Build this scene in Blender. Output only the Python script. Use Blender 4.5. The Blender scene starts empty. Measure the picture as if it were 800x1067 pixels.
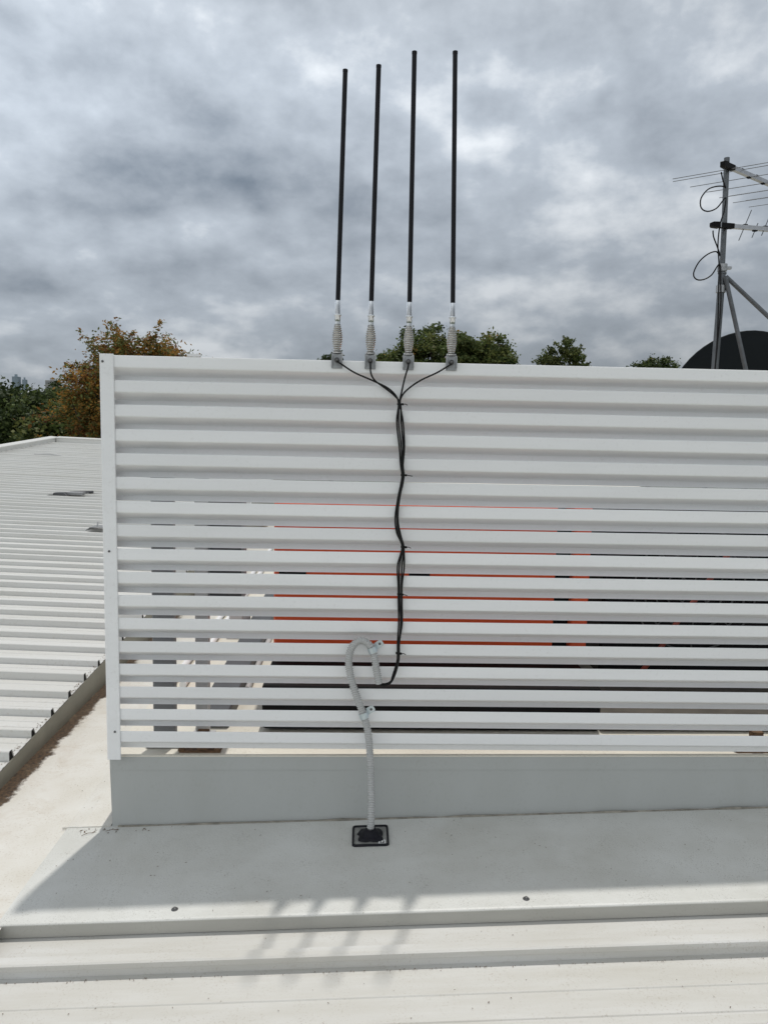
import bpy, math, random
import numpy as np
from mathutils import Vector, Matrix

random.seed(7)
RNG = np.random.default_rng(11)
scene = bpy.context.scene
COL = scene.collection
R = math.radians

# ------------------------------------------------------------------ helpers
class MB:
    """collects shapes, links them as ONE mesh object"""
    def __init__(s): s.v = []; s.f = []; s.m = []; s.sm = []
    def add(s, vs, fs, mi=0, smooth=False):
        o = len(s.v); s.v += [tuple(map(float, p)) for p in vs]
        for q in fs:
            s.f.append(tuple(i + o for i in q)); s.m.append(mi); s.sm.append(smooth)
        return s
    def box(s, x0, x1, y0, y1, z0, z1, mi=0, zf=None):
        vs = [(x0,y0,z0),(x1,y0,z0),(x1,y1,z0),(x0,y1,z0),(x0,y0,z1),(x1,y0,z1),(x1,y1,z1),(x0,y1,z1)]
        if zf: vs = [(x, y, z + zf(x, y)) for x, y, z in vs]
        return s.add(vs, [(3,2,1,0),(4,5,6,7),(0,1,5,4),(1,2,6,5),(2,3,7,6),(3,0,4,7)], mi)
    def bbox(s, x0, x1, y0, y1, z0, z1, b=.004, mi=0):
        """box with bevelled vertical and horizontal edges"""
        xs=[x0,x0+b,x1-b,x1]; ys=[y0,y0+b,y1-b,y1]; zs=[z0,z0+b,z1-b,z1]
        def ring(ix, z):
            a = b if ix else 0
            return [(x0+b+a*.0,y0+a,z),(x1-b,y0+a,z),(x1-a,y0+b,z),(x1-a,y1-b,z),(x1-b,y1-a,z),(x0+b,y1-a,z),(x0+a,y1-b,z),(x0+a,y0+b,z)]
        def inset(z): return [(x0+2*b,y0+b,z),(x1-2*b,y0+b,z),(x1-b,y0+2*b,z),(x1-b,y1-2*b,z),(x1-2*b,y1-b,z),(x0+2*b,y1-b,z),(x0+b,y1-2*b,z),(x0+b,y0+2*b,z)]
        def full(z): return [(x0+b,y0,z),(x1-b,y0,z),(x1,y0+b,z),(x1,y1-b,z),(x1-b,y1,z),(x0+b,y1,z),(x0,y1-b,z),(x0,y0+b,z)]
        rings=[inset(z0),full(z0+b),full(z1-b),inset(z1)]
        vs=sum(rings,[]); fs=[tuple(range(7,-1,-1)), tuple(range(24,32))]
        for k in range(3):
            for i in range(8):
                j=(i+1)%8; fs.append((k*8+i,k*8+j,(k+1)*8+j,(k+1)*8+i))
        return s.add(vs,fs,mi)
    def prism(s, prof, x0, x1, axis='x', mi=0, closed=True, zf=None, nseg=1, smooth=False):
        """extrude a (y,z) profile along x, or an (x,z) profile along y"""
        n=len(prof); vs=[]
        for k in range(nseg+1):
            t=x0+(x1-x0)*k/nseg
            for (a,z) in prof:
                p=(t,a,z) if axis=='x' else (a,t,z)
                vs.append((p[0],p[1],p[2]+(zf(p[0],p[1]) if zf else 0)))
        fs=[]
        for k in range(nseg):
            for i in range(n if closed else n-1):
                j=(i+1)%n
                fs.append((k*n+i,k*n+j,(k+1)*n+j,(k+1)*n+i))
        if closed: fs.append(tuple(range(n-1,-1,-1))); fs.append(tuple(range(nseg*n,nseg*n+n)))
        return s.add(vs,fs,mi,smooth)
    def tube(s, pts, r, n=10, mi=0, cap=True, smooth=True):
        pts=[Vector(p) for p in pts]; N=len(pts)
        rr=r if isinstance(r,(list,tuple)) else [r]*N
        vs=[]; up=None
        for i,p in enumerate(pts):
            t=(pts[min(i+1,N-1)]-pts[max(i-1,0)]).normalized()
            if up is None:
                up=Vector((0,0,1)) if abs(t.z)<.9 else Vector((1,0,0))
            u=(up-t*up.dot(t)).normalized(); up=u; w=t.cross(u)
            for k in range(n):
                a=2*math.pi*k/n; q=p+(u*math.cos(a)+w*math.sin(a))*rr[i]; vs.append(q)
        fs=[]
        for i in range(N-1):
            for k in range(n):
                l=(k+1)%n; fs.append((i*n+k,i*n+l,(i+1)*n+l,(i+1)*n+k))
        s.add(vs,fs,mi,smooth)
        if cap:
            s.add(vs[:n],[tuple(range(n-1,-1,-1))],mi); s.add(vs[-n:],[tuple(range(n))],mi)
        return s
    def lathe(s, prof, c=(0,0,0), n=20, mi=0, mat=None, smooth=True):
        """(r,z) profile turned about the vertical through c"""
        vs=[]
        for (r,z) in prof:
            for k in range(n):
                a=2*math.pi*k/n; q=Vector((r*math.cos(a),r*math.sin(a),z))
                if mat: q=mat@q
                vs.append(q+Vector(c))
        fs=[]
        for i in range(len(prof)-1):
            for k in range(n):
                l=(k+1)%n; fs.append((i*n+k,i*n+l,(i+1)*n+l,(i+1)*n+k))
        return s.add(vs,fs,mi,smooth)
    def build(s, name, mats, parent=None):
        me=bpy.data.meshes.new(name)
        off=Vector(parent_world(parent)) if parent else Vector((0,0,0))
        me.from_pydata([tuple(Vector(p)-off) for p in s.v],[],s.f)
        if not isinstance(mats,(list,tuple)): mats=[mats]
        for m in mats: me.materials.append(m)
        me.polygons.foreach_set('material_index',s.m)
        me.polygons.foreach_set('use_smooth',s.sm)
        me.update()
        o=bpy.data.objects.new(name,me); COL.objects.link(o)
        if parent: o.parent=parent
        return o

def parent_world(p):
    v=Vector((0,0,0))
    while p is not None: v+=p.location; p=p.parent
    return v
def tag(o, label=None, cat=None, group=None, kind=None):
    if label: o['label']=label
    if cat: o['category']=cat
    if group: o['group']=group
    if kind: o['kind']=kind
    return o
def thing(name, label, cat, loc=(0,0,0), group=None):
    o=bpy.data.objects.new(name,None); COL.objects.link(o); o.location=loc
    o.empty_display_size=.1
    return tag(o,label,cat,group)
def copy_tree(o, parent=None):
    c=o.copy(); COL.objects.link(c)
    if parent: c.parent=parent
    for ch in list(o.children): copy_tree(ch,c)
    return c
def smooth_path(P, step):
    """Catmull-Rom through P, sampled about every step metres"""
    P=[Vector(p) for p in P]; out=[]
    Q=[P[0]*2-P[1]]+P+[P[-1]*2-P[-2]]
    for i in range(1,len(Q)-2):
        a,b,c,d=Q[i-1],Q[i],Q[i+1],Q[i+2]
        n=max(2,int((c-b).length/step))
        for k in range(n):
            t=k/n
            out.append(.5*((2*b)+(c-a)*t+(2*a-5*b+4*c-d)*t*t+(3*b-a-3*c+d)*t**3))
    out.append(P[-1]); return out

# ------------------------------------------------------------------ materials
def mat(name, col, rough=.5, metal=0., var=.06, vscale=6., bump=0., bscale=60., spec=.5,
        speck=None, stretch=None, warm=None):
    """painted or bare surface: base colour broken up by two noises, optional fine dirt specks"""
    m=bpy.data.materials.new(name); m.use_nodes=True
    nt=m.node_tree; N=nt.nodes; L=nt.links; b=N['Principled BSDF']
    b.inputs['Roughness'].default_value=rough; b.inputs['Metallic'].default_value=metal
    b.inputs['Specular IOR Level'].default_value=spec
    tc=N.new('ShaderNodeTexCoord'); vec=tc.outputs['Object']
    if stretch:
        mp=N.new('ShaderNodeMapping'); mp.inputs['Scale'].default_value=stretch
        L.new(vec,mp.inputs['Vector']); vec=mp.outputs['Vector']
    n=N.new('ShaderNodeTexNoise'); n.inputs['Scale'].default_value=vscale; n.inputs['Detail'].default_value=7; n.inputs['Roughness'].default_value=.62
    L.new(vec,n.inputs['Vector'])
    rp=N.new('ShaderNodeValToRGB'); rp.color_ramp.elements[0].position=.3; rp.color_ramp.elements[1].position=.7
    lo=[c*(1-var) for c in col]; hi=[min(1,c*(1+var)) for c in col]
    if warm: lo=[a*w for a,w in zip(lo,warm)]
    rp.color_ramp.elements[0].color=(*lo,1); rp.color_ramp.elements[1].color=(*hi,1)
    L.new(n.outputs['Fac'],rp.inputs['Fac']); out=rp.outputs['Color']
    if speck:
        sc,amt,scol=speck
        n2=N.new('ShaderNodeTexNoise'); n2.inputs['Scale'].default_value=sc; n2.inputs['Detail'].default_value=3
        L.new(tc.outputs['Object'],n2.inputs['Vector'])
        n3=N.new('ShaderNodeTexNoise'); n3.inputs['Scale'].default_value=sc*.07; n3.inputs['Detail'].default_value=4
        L.new(tc.outputs['Object'],n3.inputs['Vector'])
        r2=N.new('ShaderNodeValToRGB'); r2.color_ramp.elements[0].position=.55; r2.color_ramp.elements[1].position=.75
        L.new(n2.outputs['Fac'],r2.inputs['Fac'])
        r3=N.new('ShaderNodeValToRGB'); r3.color_ramp.elements[0].position=.35; r3.color_ramp.elements[1].position=.65
        L.new(n3.outputs['Fac'],r3.inputs['Fac'])
        mu=N.new('ShaderNodeMath'); mu.operation='MULTIPLY'; L.new(r2.outputs['Color'],mu.inputs[0]); L.new(r3.outputs['Color'],mu.inputs[1])
        m2=N.new('ShaderNodeMath'); m2.operation='MULTIPLY'; m2.inputs[1].default_value=amt; L.new(mu.outputs[0],m2.inputs[0])
        mx=N.new('ShaderNodeMix'); mx.data_type='RGBA'; L.new(m2.outputs[0],mx.inputs['Factor']); L.new(out,mx.inputs['A']); mx.inputs['B'].default_value=(*scol,1)
        out=mx.outputs['Result']
    L.new(out,b.inputs['Base Color'])
    if bump:
        nb=N.new('ShaderNodeTexNoise'); nb.inputs['Scale'].default_value=bscale; nb.inputs['Detail'].default_value=4
        L.new(vec,nb.inputs['Vector'])
        bp=N.new('ShaderNodeBump'); bp.inputs['Strength'].default_value=bump; bp.inputs['Distance'].default_value=.004
        L.new(nb.outputs['Fac'],bp.inputs['Height']); L.new(bp.outputs['Normal'],b.inputs['Normal'])
    return m

M={}
M['slat']=mat('white_powder_coat',(.84,.85,.855),.42,var=.03,vscale=3,bump=.06,bscale=9,stretch=(.6,4,4),speck=(85,.16,(.42,.40,.36)))
M['roof']=mat('offwhite_roof_sheet',(.575,.573,.556),.42,var=.09,vscale=5,bump=.10,bscale=14,stretch=(.35,3,3),speck=(170,.45,(.30,.25,.18)),warm=(1,.975,.92))
M['leftroof']=mat('white_roof_sheet',(.60,.605,.595),.45,var=.05,vscale=3,stretch=(.3,2,2),speck=(60,.25,(.35,.3,.22)),warm=(1,.99,.96))
M['flash']=mat('dusty_flashing',(.585,.59,.57),.48,var=.10,vscale=3.2,bump=.22,bscale=110,speck=(230,.75,(.25,.235,.20)),warm=(1,.985,.95))
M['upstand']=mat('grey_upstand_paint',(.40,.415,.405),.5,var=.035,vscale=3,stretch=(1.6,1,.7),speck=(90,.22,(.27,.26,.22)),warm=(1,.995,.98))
M['fold']=mat('grey_front_fold',(.40,.395,.365),.5,var=.08,vscale=6,stretch=(.5,3,3),speck=(150,.4,(.2,.18,.14)))
M['deck']=mat('cream_deck',(.66,.63,.55),.55,var=.08,vscale=4,speck=(120,.4,(.32,.26,.18)))
M['fascia']=mat('olive_grey_fascia',(.25,.245,.20),.55,var=.12,vscale=6,speck=(150,.4,(.16,.13,.1)))
M['black']=mat('black_rod',(.0045,.0045,.007),.5,var=.3,vscale=14,spec=.22)
M['cable']=mat('black_cable_sheath',(.005,.005,.005),.5,var=.2,vscale=30,spec=.25)
M['rubber']=mat('black_rubber',(.007,.007,.011),.55,var=.3,vscale=40,spec=.25)
M['steel']=mat('polished_steel',(.72,.74,.76),.2,metal=1.,var=.06,vscale=30)
M['spring']=mat('weathered_spring_steel',(.42,.41,.39),.2,metal=1.,var=.3,vscale=60)
M['galv']=mat('galvanised_steel',(.36,.37,.38),.5,metal=.7,var=.22,vscale=70)
M['zinc']=mat('zinc_clip',(.60,.68,.72),.32,metal=.8,var=.1,vscale=60)
M['screw']=mat('screw_head',(.12,.12,.12),.4,metal=.6,var=.2,vscale=100)
M['conduit']=mat('grey_pvc_conduit',(.43,.435,.43),.26,var=.07,vscale=25,speck=(200,.3,(.2,.2,.2)))
M['plate']=mat('alloy_plate',(.30,.30,.29),.5,metal=.4,var=.3,vscale=60)
M['label']=mat('white_sticker',(.75,.75,.75),.6,var=.04)
M['mast']=mat('weathered_mast_tube',(.13,.14,.15),.5,metal=.5,var=.2,vscale=18)
M['alu']=mat('antenna_aluminium',(.42,.43,.45),.42,metal=.85,var=.12,vscale=25)
M['dish']=mat('dark_dish_paint',(.006,.009,.011),.7,var=.15,vscale=5,spec=.2)
M['orange']=mat('orange_cabinet_paint',(.66,.085,.018),.45,var=.10,vscale=5,speck=(90,.3,(.2,.03,.02)))
M['hose']=mat('faded_red_hose',(.20,.035,.02),.6,var=.2,vscale=9)
M['dark']=mat('black_paint_and_rib_shade',(.007,.007,.008),.65,var=.3,vscale=12,spec=.15)  # black equipment, and the shade painted into the rib ends
M['dgrey']=mat('dark_grey_plastic',(.06,.062,.066),.5,var=.2,vscale=9)
M['mgrey']=mat('mid_grey_paint',(.24,.245,.25),.5,var=.12,vscale=7)
M['lgrey']=mat('light_grey_paint',(.5,.5,.5),.5,var=.08,vscale=7)
M['rust']=mat('rusted_steel',(.13,.075,.04),.85,var=.45,vscale=50,bump=.3)
M['seal']=mat('dirty_sealant',(.24,.225,.19),.7,var=.4,vscale=22)
M['tan']=mat('shaded_deck_tan',(.085,.076,.062),.8,var=.3,vscale=8)  # dark tan holds the shade of the deck in its colour
M['brick']=mat('rendered_wall',(.4,.37,.32),.8,var=.12,vscale=3)
M['glass']=mat('window_glass',(.03,.035,.04),.1,var=.1)
M['tower']=mat('far_tower_haze_tint',(.24,.30,.35),.6,var=.1,vscale=.05)  # blue-grey puts the distance haze into the base colour
M['block']=mat('far_block_render',(.33,.32,.31),.7,var=.1,vscale=.2)
M['tile']=mat('far_white_roof',(.75,.75,.74),.6,var=.05,vscale=.5)
M['bark']=mat('bark',(.075,.058,.045),.9,var=.35,vscale=6,bump=.5,bscale=20)
M['twig']=mat('dry_leaf_litter',(.12,.07,.035),.9,var=.4,vscale=200)
M['grass']=mat('grassy_ground',(.05,.065,.03),.95,var=.4,vscale=.06)

_nt=M['slat'].node_tree; _b=_nt.nodes['Principled BSDF']; _src=_b.inputs['Base Color'].links[0].from_socket
_oi=_nt.nodes.new('ShaderNodeObjectInfo'); _mr=_nt.nodes.new('ShaderNodeMapRange'); _mr.inputs['To Min'].default_value=.94; _mr.inputs['To Max'].default_value=1.02
_nt.links.new(_oi.outputs['Random'],_mr.inputs['Value']); _vm=_nt.nodes.new('ShaderNodeVectorMath'); _vm.operation='SCALE'
_nt.links.new(_src,_vm.inputs[0]); _nt.links.new(_mr.outputs[0],_vm.inputs['Scale']); _nt.links.new(_vm.outputs[0],_b.inputs['Base Color'])

def leafmat(name,col,tr=.25):
    m=bpy.data.materials.new(name); m.use_nodes=True
    nt=m.node_tree; N=nt.nodes; L=nt.links; b=N['Principled BSDF']
    b.inputs['Roughness'].default_value=.6; b.inputs['Specular IOR Level'].default_value=.25
    tc=N.new('ShaderNodeTexCoord'); n=N.new('ShaderNodeTexNoise'); n.inputs['Scale'].default_value=1.1; n.inputs['Detail'].default_value=5
    L.new(tc.outputs['Object'],n.inputs['Vector'])
    rp=N.new('ShaderNodeValToRGB'); rp.color_ramp.elements[0].position=.3; rp.color_ramp.elements[1].position=.7
    rp.color_ramp.elements[0].color=(*[c*.6 for c in col],1); rp.color_ramp.elements[1].color=(*[c*1.35 for c in col],1)
    L.new(n.outputs['Fac'],rp.inputs['Fac']); L.new(rp.outputs['Color'],b.inputs['Base Color'])
    t=N.new('ShaderNodeBsdfTranslucent'); L.new(rp.outputs['Color'],t.inputs['Color'])
    mx=N.new('ShaderNodeMixShader'); mx.inputs[0].default_value=tr
    L.new(b.outputs[0],mx.inputs[1]); L.new(t.outputs[0],mx.inputs[2])
    L.new(mx.outputs[0],N['Material Output'].inputs['Surface'])
    return m
LM={'dark':leafmat('leaf_dark_green',(.036,.055,.018)),'mid':leafmat('leaf_mid_green',(.095,.128,.040),.32),
    'olive':leafmat('leaf_olive',(.15,.165,.052),.34),'brown':leafmat('leaf_orange_brown',(.25,.12,.034),.38),
    'gold':leafmat('leaf_gold',(.38,.21,.05),.42),'red':leafmat('leaf_dark_red_brown',(.085,.034,.016))}

# valley tray: white sheet with a band of rust-brown silt along the eave
def valley_mat():
    m=mat('valley_sheet',(.645,.635,.60),.5,var=.07,vscale=5,speck=(140,.5,(.3,.22,.13)),warm=(1,.97,.92))
    nt=m.node_tree; N=nt.nodes; L=nt.links; b=N['Principled BSDF']
    src=b.inputs['Base Color'].links[0].from_socket
    tc=N.new('ShaderNodeTexCoord'); sx=N.new('ShaderNodeSeparateXYZ'); L.new(tc.outputs['Object'],sx.inputs[0])
    n=N.new('ShaderNodeTexNoise'); n.inputs['Scale'].default_value=13; n.inputs['Detail'].default_value=12; n.inputs['Roughness'].default_value=.78
    L.new(tc.outputs['Object'],n.inputs['Vector'])
    ma=N.new('ShaderNodeMath'); ma.operation='MULTIPLY_ADD'; L.new(n.outputs['Fac'],ma.inputs[0]); ma.inputs[1].default_value=-.16
    ax=N.new('ShaderNodeMath'); ax.operation='ADD'; ax.inputs[1].default_value=2.5; L.new(sx.outputs['X'],ax.inputs[0]); L.new(ax.outputs[0],ma.inputs[2])   # object origin sits at x = 2.5
    rp=N.new('ShaderNodeMapRange'); L.new(ma.outputs[0],rp.inputs['Value'])
    rp.inputs['From Min'].default_value=-.562; rp.inputs['From Max'].default_value=-.540; rp.inputs['To Min'].default_value=1; rp.inputs['To Max'].default_value=0
    n2=N.new('ShaderNodeTexNoise'); n2.inputs['Scale'].default_value=75; n2.inputs['Detail'].default_value=8; L.new(tc.outputs['Object'],n2.inputs['Vector'])
    r2=N.new('ShaderNodeValToRGB'); e=r2.color_ramp.elements
    e[0].position=.35; e[0].color=(.020,.012,.007,1); e[1].position=.72; e[1].color=(.12,.072,.036,1)
    L.new(n2.outputs['Fac'],r2.inputs['Fac'])
    mx=N.new('ShaderNodeMix'); mx.data_type='RGBA'; L.new(rp.outputs[0],mx.inputs['Factor']); L.new(src,mx.inputs['A']); L.new(r2.outputs['Color'],mx.inputs['B'])
    # faint brown wash lines further out
    n4=N.new('ShaderNodeTexNoise'); n4.inputs['Scale'].default_value=5; n4.inputs['Detail'].default_value=10; n4.inputs['Roughness'].default_value=.75; n4.inputs['Distortion'].default_value=.6
    L.new(tc.outputs['Object'],n4.inputs['Vector'])
    r4=N.new('ShaderNodeValToRGB'); r4.color_ramp.elements[0].position=.52; r4.color_ramp.elements[1].position=.74
    r4.color_ramp.elements[1].color=(.38,.38,.38,1)
    L.new(n4.outputs['Fac'],r4.inputs['Fac'])
    m4=N.new('ShaderNodeMix'); m4.data_type='RGBA'; L.new(r4.outputs['Color'],m4.inputs['Factor']); L.new(mx.outputs['Result'],m4.inputs['A']); m4.inputs['B'].default_value=(.40,.30,.19,1)
    L.new(m4.outputs['Result'],b.inputs['Base Color'])
    return m
M['valley']=valley_mat()

# ------------------------------------------------------------------ planes of the roof
K=.0352; Z0=-.0073
def fl(x,y=0): return Z0+K*x                       # flashing top
def pan(x,y=0): return Z0-.047+K*x                 # near ribbed roof pans
def LR(x,y): return .05+.055*(y-.3)+.028*(-.535-x) # ribbed roof on the left
GZ=-6.0
EAVE=-.535

# ------------------------------------------------------------------ setting
g=MB(); s_=6000; g.add([(-s_,-s_,GZ),(s_,-s_,GZ),(s_,s_,GZ),(-s_,s_,GZ)],[(0,1,2,3)])
tag(g.build('ground',M['grass']),'grassy ground far below the roofs','ground',kind='structure')

# ---- building under the screen
bld=thing('building','white metal roofed building in the foreground with a grey upstand carrying the louvre screen','building',(2.5,0,GZ))
# ribbed roof: ribs run along x
RIB_F=-.705; PITCH=.29
prof=[(-.50,0)]
k=0
while True:
    yb=RIB_F-PITCH*k
    if yb<-3.7: break
    if k==0: prof+=[(yb+.075,0),(yb+.072,.003),(yb+.066,.003),(yb+.063,0)]
    # far flank, crown, near flank with a step under the lap
    prof+=[(yb+.052,.0),(yb+.040,.036),(yb+.034,.042),(yb+.005,.042),(yb,.039),(yb+.004,.021),(yb+.010,.019),(yb+.007,.0)]
    prof+=[(yb-.100,0),(yb-.103,.0025),(yb-.108,.0025),(yb-.111,0)]
    prof+=[(yb-.190,0),(yb-.193,.0025),(yb-.198,.0025),(yb-.201,0)]
    k+=1
r=MB(); r.prism(prof,-.60,7.0,closed=False,zf=lambda x,y:pan(x),nseg=24)
tag(r.build('roof',M['roof'],bld),'off-white ribbed metal roof sheets nearest the viewer')
# flashing tray with turned down front edge
f=MB()
fp=[(.012,0),(-.300,.0015),(-.527,0),(-.533,-.0015),(-.5355,-.004),(-.5345,-.0075),(-.529,-.008),(.012,-.006)]
f.prism(fp,-.150,7.0,zf=lambda x,y:fl(x),nseg=30)
flash=f.build('flashing',M['flash'],bld)
f=MB(); f.prism([(-.5335,-.0078),(-.5345,-.044),(-.528,-.046),(-.526,-.0085)],-.1495,7.0,zf=lambda x,y:fl(x),nseg=30)  # turned-down front fold of the tray, in a darker grey than its top
f.build('front_fold',M['fold'],flash)
for (sx,sy) in ((.353,-.490),(1.406,-.494),(2.46,-.49)):
    q=MB(); z=fl(sx)
    q.lathe([(.0,.0062),(.0045,.0062),(.0052,.0052),(.0055,.0022),(.0095,.0018),(.0105,.0002)],(sx,sy,z),14)
    q.build('screw',M['screw'],flash)
# upstand: grey box carrying the deck
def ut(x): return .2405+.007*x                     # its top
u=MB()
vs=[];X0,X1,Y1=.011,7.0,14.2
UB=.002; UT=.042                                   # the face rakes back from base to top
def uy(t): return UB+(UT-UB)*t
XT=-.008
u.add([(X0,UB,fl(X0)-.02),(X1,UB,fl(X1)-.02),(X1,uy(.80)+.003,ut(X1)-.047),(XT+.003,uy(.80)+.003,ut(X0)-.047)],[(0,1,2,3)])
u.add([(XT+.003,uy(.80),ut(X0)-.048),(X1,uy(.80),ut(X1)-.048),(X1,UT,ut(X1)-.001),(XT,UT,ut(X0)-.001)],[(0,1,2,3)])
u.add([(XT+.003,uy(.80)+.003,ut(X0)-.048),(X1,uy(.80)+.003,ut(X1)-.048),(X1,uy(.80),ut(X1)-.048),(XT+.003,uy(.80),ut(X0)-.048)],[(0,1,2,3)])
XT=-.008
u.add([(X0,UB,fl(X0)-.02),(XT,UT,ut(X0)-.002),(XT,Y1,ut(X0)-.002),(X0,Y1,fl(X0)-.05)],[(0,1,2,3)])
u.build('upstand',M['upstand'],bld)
q=MB(); xs_=[X0+.02+k*.09 for k in range(70)]
q.tube([(x,.0005,fl(x)+.001+.0008*math.sin(x*31)) for x in xs_],[.0042+.0012*math.sin(k*2.3)+.0008*math.sin(k*5.1) for k in range(70)],7); q.build('sealant_bead',M['seal'],bld)
d=MB(); d.prism([(UT-.001,.0035),(UT-.002,.002),(UT-.002,-.0008),(UT+.006,-.0008),(UT+.006,-.03),(Y1,-.03),(Y1,.0035)],XT+.001,X1,zf=lambda x,y:ut(x),nseg=2)
tag(d.build('roof_deck',M['deck'],bld),'cream roof deck behind the louvre screen')
# valley tray beside the upstand
v=MB(); gx=[-.66,-.575,-.16,-.10,.004]
def vz(x,up):
    z=Z0-.0085+K*x
    if x<-.56: z=Z0-.0085+K*-.56+(-.56-x)*.6
    if up and x>-.155: z=fl(x)+.0028
    return z
for (ya,yb,xs,up) in ((-4.0,.002,[-.66,-.575,-.16,-.135],0),(.002,14.2,gx,1)):
    n=len(xs); vv=[(x,ya,vz(x,up)) for x in xs]+[(x,yb,vz(x,up)) for x in xs]
    v.add(vv,[(i,i+1,n+i+1,n+i) for i in range(n-1)])
# thin front lip of the piece lapped over the flashing
v.add([(-.168,.001,fl(-.168)-.006),(.004,.001,fl(.004)+.0005),(.004,.001,fl(.004)+.0029),(-.168,.001,fl(-.168)+.0029)],[(0,1,2,3)])
tag(v.build('valley_gutter',M['valley'],bld),'white valley tray with a band of rusty brown silt')
w=MB()
w.box(-.5,6.9,-3.85,-3.75,GZ,-.3); w.box(6.8,6.9,-3.75,14.2,GZ,-.3); w.box(-.5,6.8,14.0,14.1,GZ,.18)
w.build('wall',M['brick'],bld)

# ---- wing on the left with its own ribbed roof
wing=thing('roof_wing','wing on the left under a white ribbed metal roof with a low edge parapet','building',(-3.2,7,GZ))
P=.2115; Y_START=-7.0; Y_END=14.36
lp=[]; y=.82-P*22
kk=0; lp.append((y-.02,0))
while y<Y_END-.1:
    # near flank bottom at y, crown, far flank
    hh=.040 if kk%4==0 else .033; kk+=1
    lp+=[(y,0),(y+.001,hh-.003),(y+.004,hh),(y+.024,hh),(y+.028,hh-.003),(y+.044,0),(y+.092,0),(y+.096,.003),(y+.101,.003),(y+.105,0),(y+.150,0),(y+.154,.003),(y+.159,.003),(y+.163,0)]
    y+=P
lp.append((Y_END,0))
r=MB(); r.prism(lp,EAVE+.001,-5.85,closed=False,zf=LR,nseg=1)
# sheet thickness: the same profile 2 mm lower
r.prism([(a,z-.002) for a,z in lp],EAVE+.001,-5.85,closed=False,zf=LR,nseg=1)
lroof=r.build('roof',M['leftroof'],wing)
r=MB(); r.prism([(a,z-.0035) for a,z in lp],EAVE-.003,-1.2,closed=False,zf=LR,nseg=1)  # black liner added under the sheet so the open ribs look dark inside
for q0,q1 in zip(lp,lp[1:]):
    if max(q0[1],q1[1])>.02 and q1[0]-q0[0]>.0: r.add([(EAVE-.003,a,z+LR(EAVE-.003,a)) for a,z in ((q0[0],-.02),(q1[0],-.02),(q1[0],q1[1]-.0035),(q0[0],q0[1]-.0035))],[(0,1,2,3)])  # black caps paint the shade inside each rib end
r.build('rib_shade_liner',M['dark'],wing)
fa=MB()
for (ya,yb) in [(-3.9+.65*k,-3.25+.65*k) for k in range(28)]:
    za=lambda yy:LR(EAVE,yy)
    vs=[(EAVE-.004,ya,za(ya)-.0035),(EAVE+.004,ya,za(ya)-.006),(EAVE+.004,yb,za(yb)-.006),(EAVE-.004,yb,za(yb)-.0035),
        (EAVE-.004,ya,min(Z0-.07,za(ya)-.12)),(EAVE-.004,yb,min(Z0-.07,za(yb)-.12))]
    vs[1]=(EAVE+.001,ya,za(ya)-.0045); vs[2]=(EAVE+.001,yb,za(yb)-.0045); fa.add(vs,[(0,1,2,3),(1,4,5,2)])
fa.build('fascia',M['fascia'],wing)
pa=MB()
zf=LR
pa.prism([(-5.99,-.2),(-5.83,-.2),(-5.83,.085),(-5.825,.10),(-5.815,.115),(-5.82,.125),(-6.0,.135),(-6.01,.11),(-5.99,.10)],-3.9,14.52,axis='y',zf=zf,nseg=1)
pa.prism([(14.36,-.2),(14.52,-.2),(14.52,.137),(14.35,.128),(14.345,.115),(14.36,.10)],-5.82,-.02,zf=zf,nseg=1)
tag(pa.build('parapet',M['leftroof'],wing),'low white capped parapet along the far edges')
ww=MB(); ww.box(-5.95,-5.88,-3.8,14.45,GZ,-.25); ww.box(-5.88,-.6,14.38,14.45,GZ,.35); ww.box(-5.88,-.6,-3.8,-3.73,GZ,-.4)
ww.build('wall',M['brick'],wing)

# small things left lying on that roof
def on_left(x,y,dz=.032): return Vector((x,y,LR(x,y)+dz))
c=on_left(-2.86,7.05)
t=thing('roof_bracket','flattened dark grey metal bracket lying on the left ribbed roof','bracket',c)
a=MB(); a.prism([(-.20,0),(-.12,.0),(-.10,.035),(.02,.035),(.05,.01),(.06,0)],c.y-.06,c.y+.06,axis='y'); a.v=[(x+c.x,y,z+c.z) for x,y,z in a.v]; a.build('channel',M['dgrey'],t)
a=MB(); a.box(c.x+.0,c.x+.22,c.y+.02,c.y+.17,c.z+.004,c.z+.035); a.box(c.x+.05,c.x+.25,c.y+.17,c.y+.33,c.z+.004,c.z+.02); a.build('plate',M['mgrey'],t)
a=MB(); a.tube([(c.x-.02,c.y+.28,c.z+.012),(c.x+.30,c.y+.20,c.z+.03)],.016,8); a.build('rod',M['dgrey'],t)
c=on_left(-1.74,4.98)
t=thing('roof_tray','small folded metal tray on the left roof close to the screen post','metal tray',c)
a=MB(); a.prism([(-.10,0),(-.05,.035),(.25,.04),(.25,.032),(-.05,.028),(-.08,0)],c.y-.05,c.y+.13,axis='y'); a.v=[(x+c.x,y,z+c.z) for x,y,z in a.v]; a.build('tray',M['mgrey'],t)
a=MB(); a.tube([(c.x-.0,c.y+.02,c.z+.03),(c.x+.005,c.y+.02,c.z+.085)],.008,8); a.build('pin',M['lgrey'],t)
c=on_left(-4.95,11.6)
a=MB(); a.prism([(-.2,0),(-.17,.022),(.1,.026),(.3,.0)],c.y,c.y+.06,axis='y'); a.v=[(x+c.x,y,z+c.z) for x,y,z in a.v]
tag(a.build('metal_offcut',M['lgrey']),'thin grey metal offcut near the far corner of the left roof','offcut')

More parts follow.
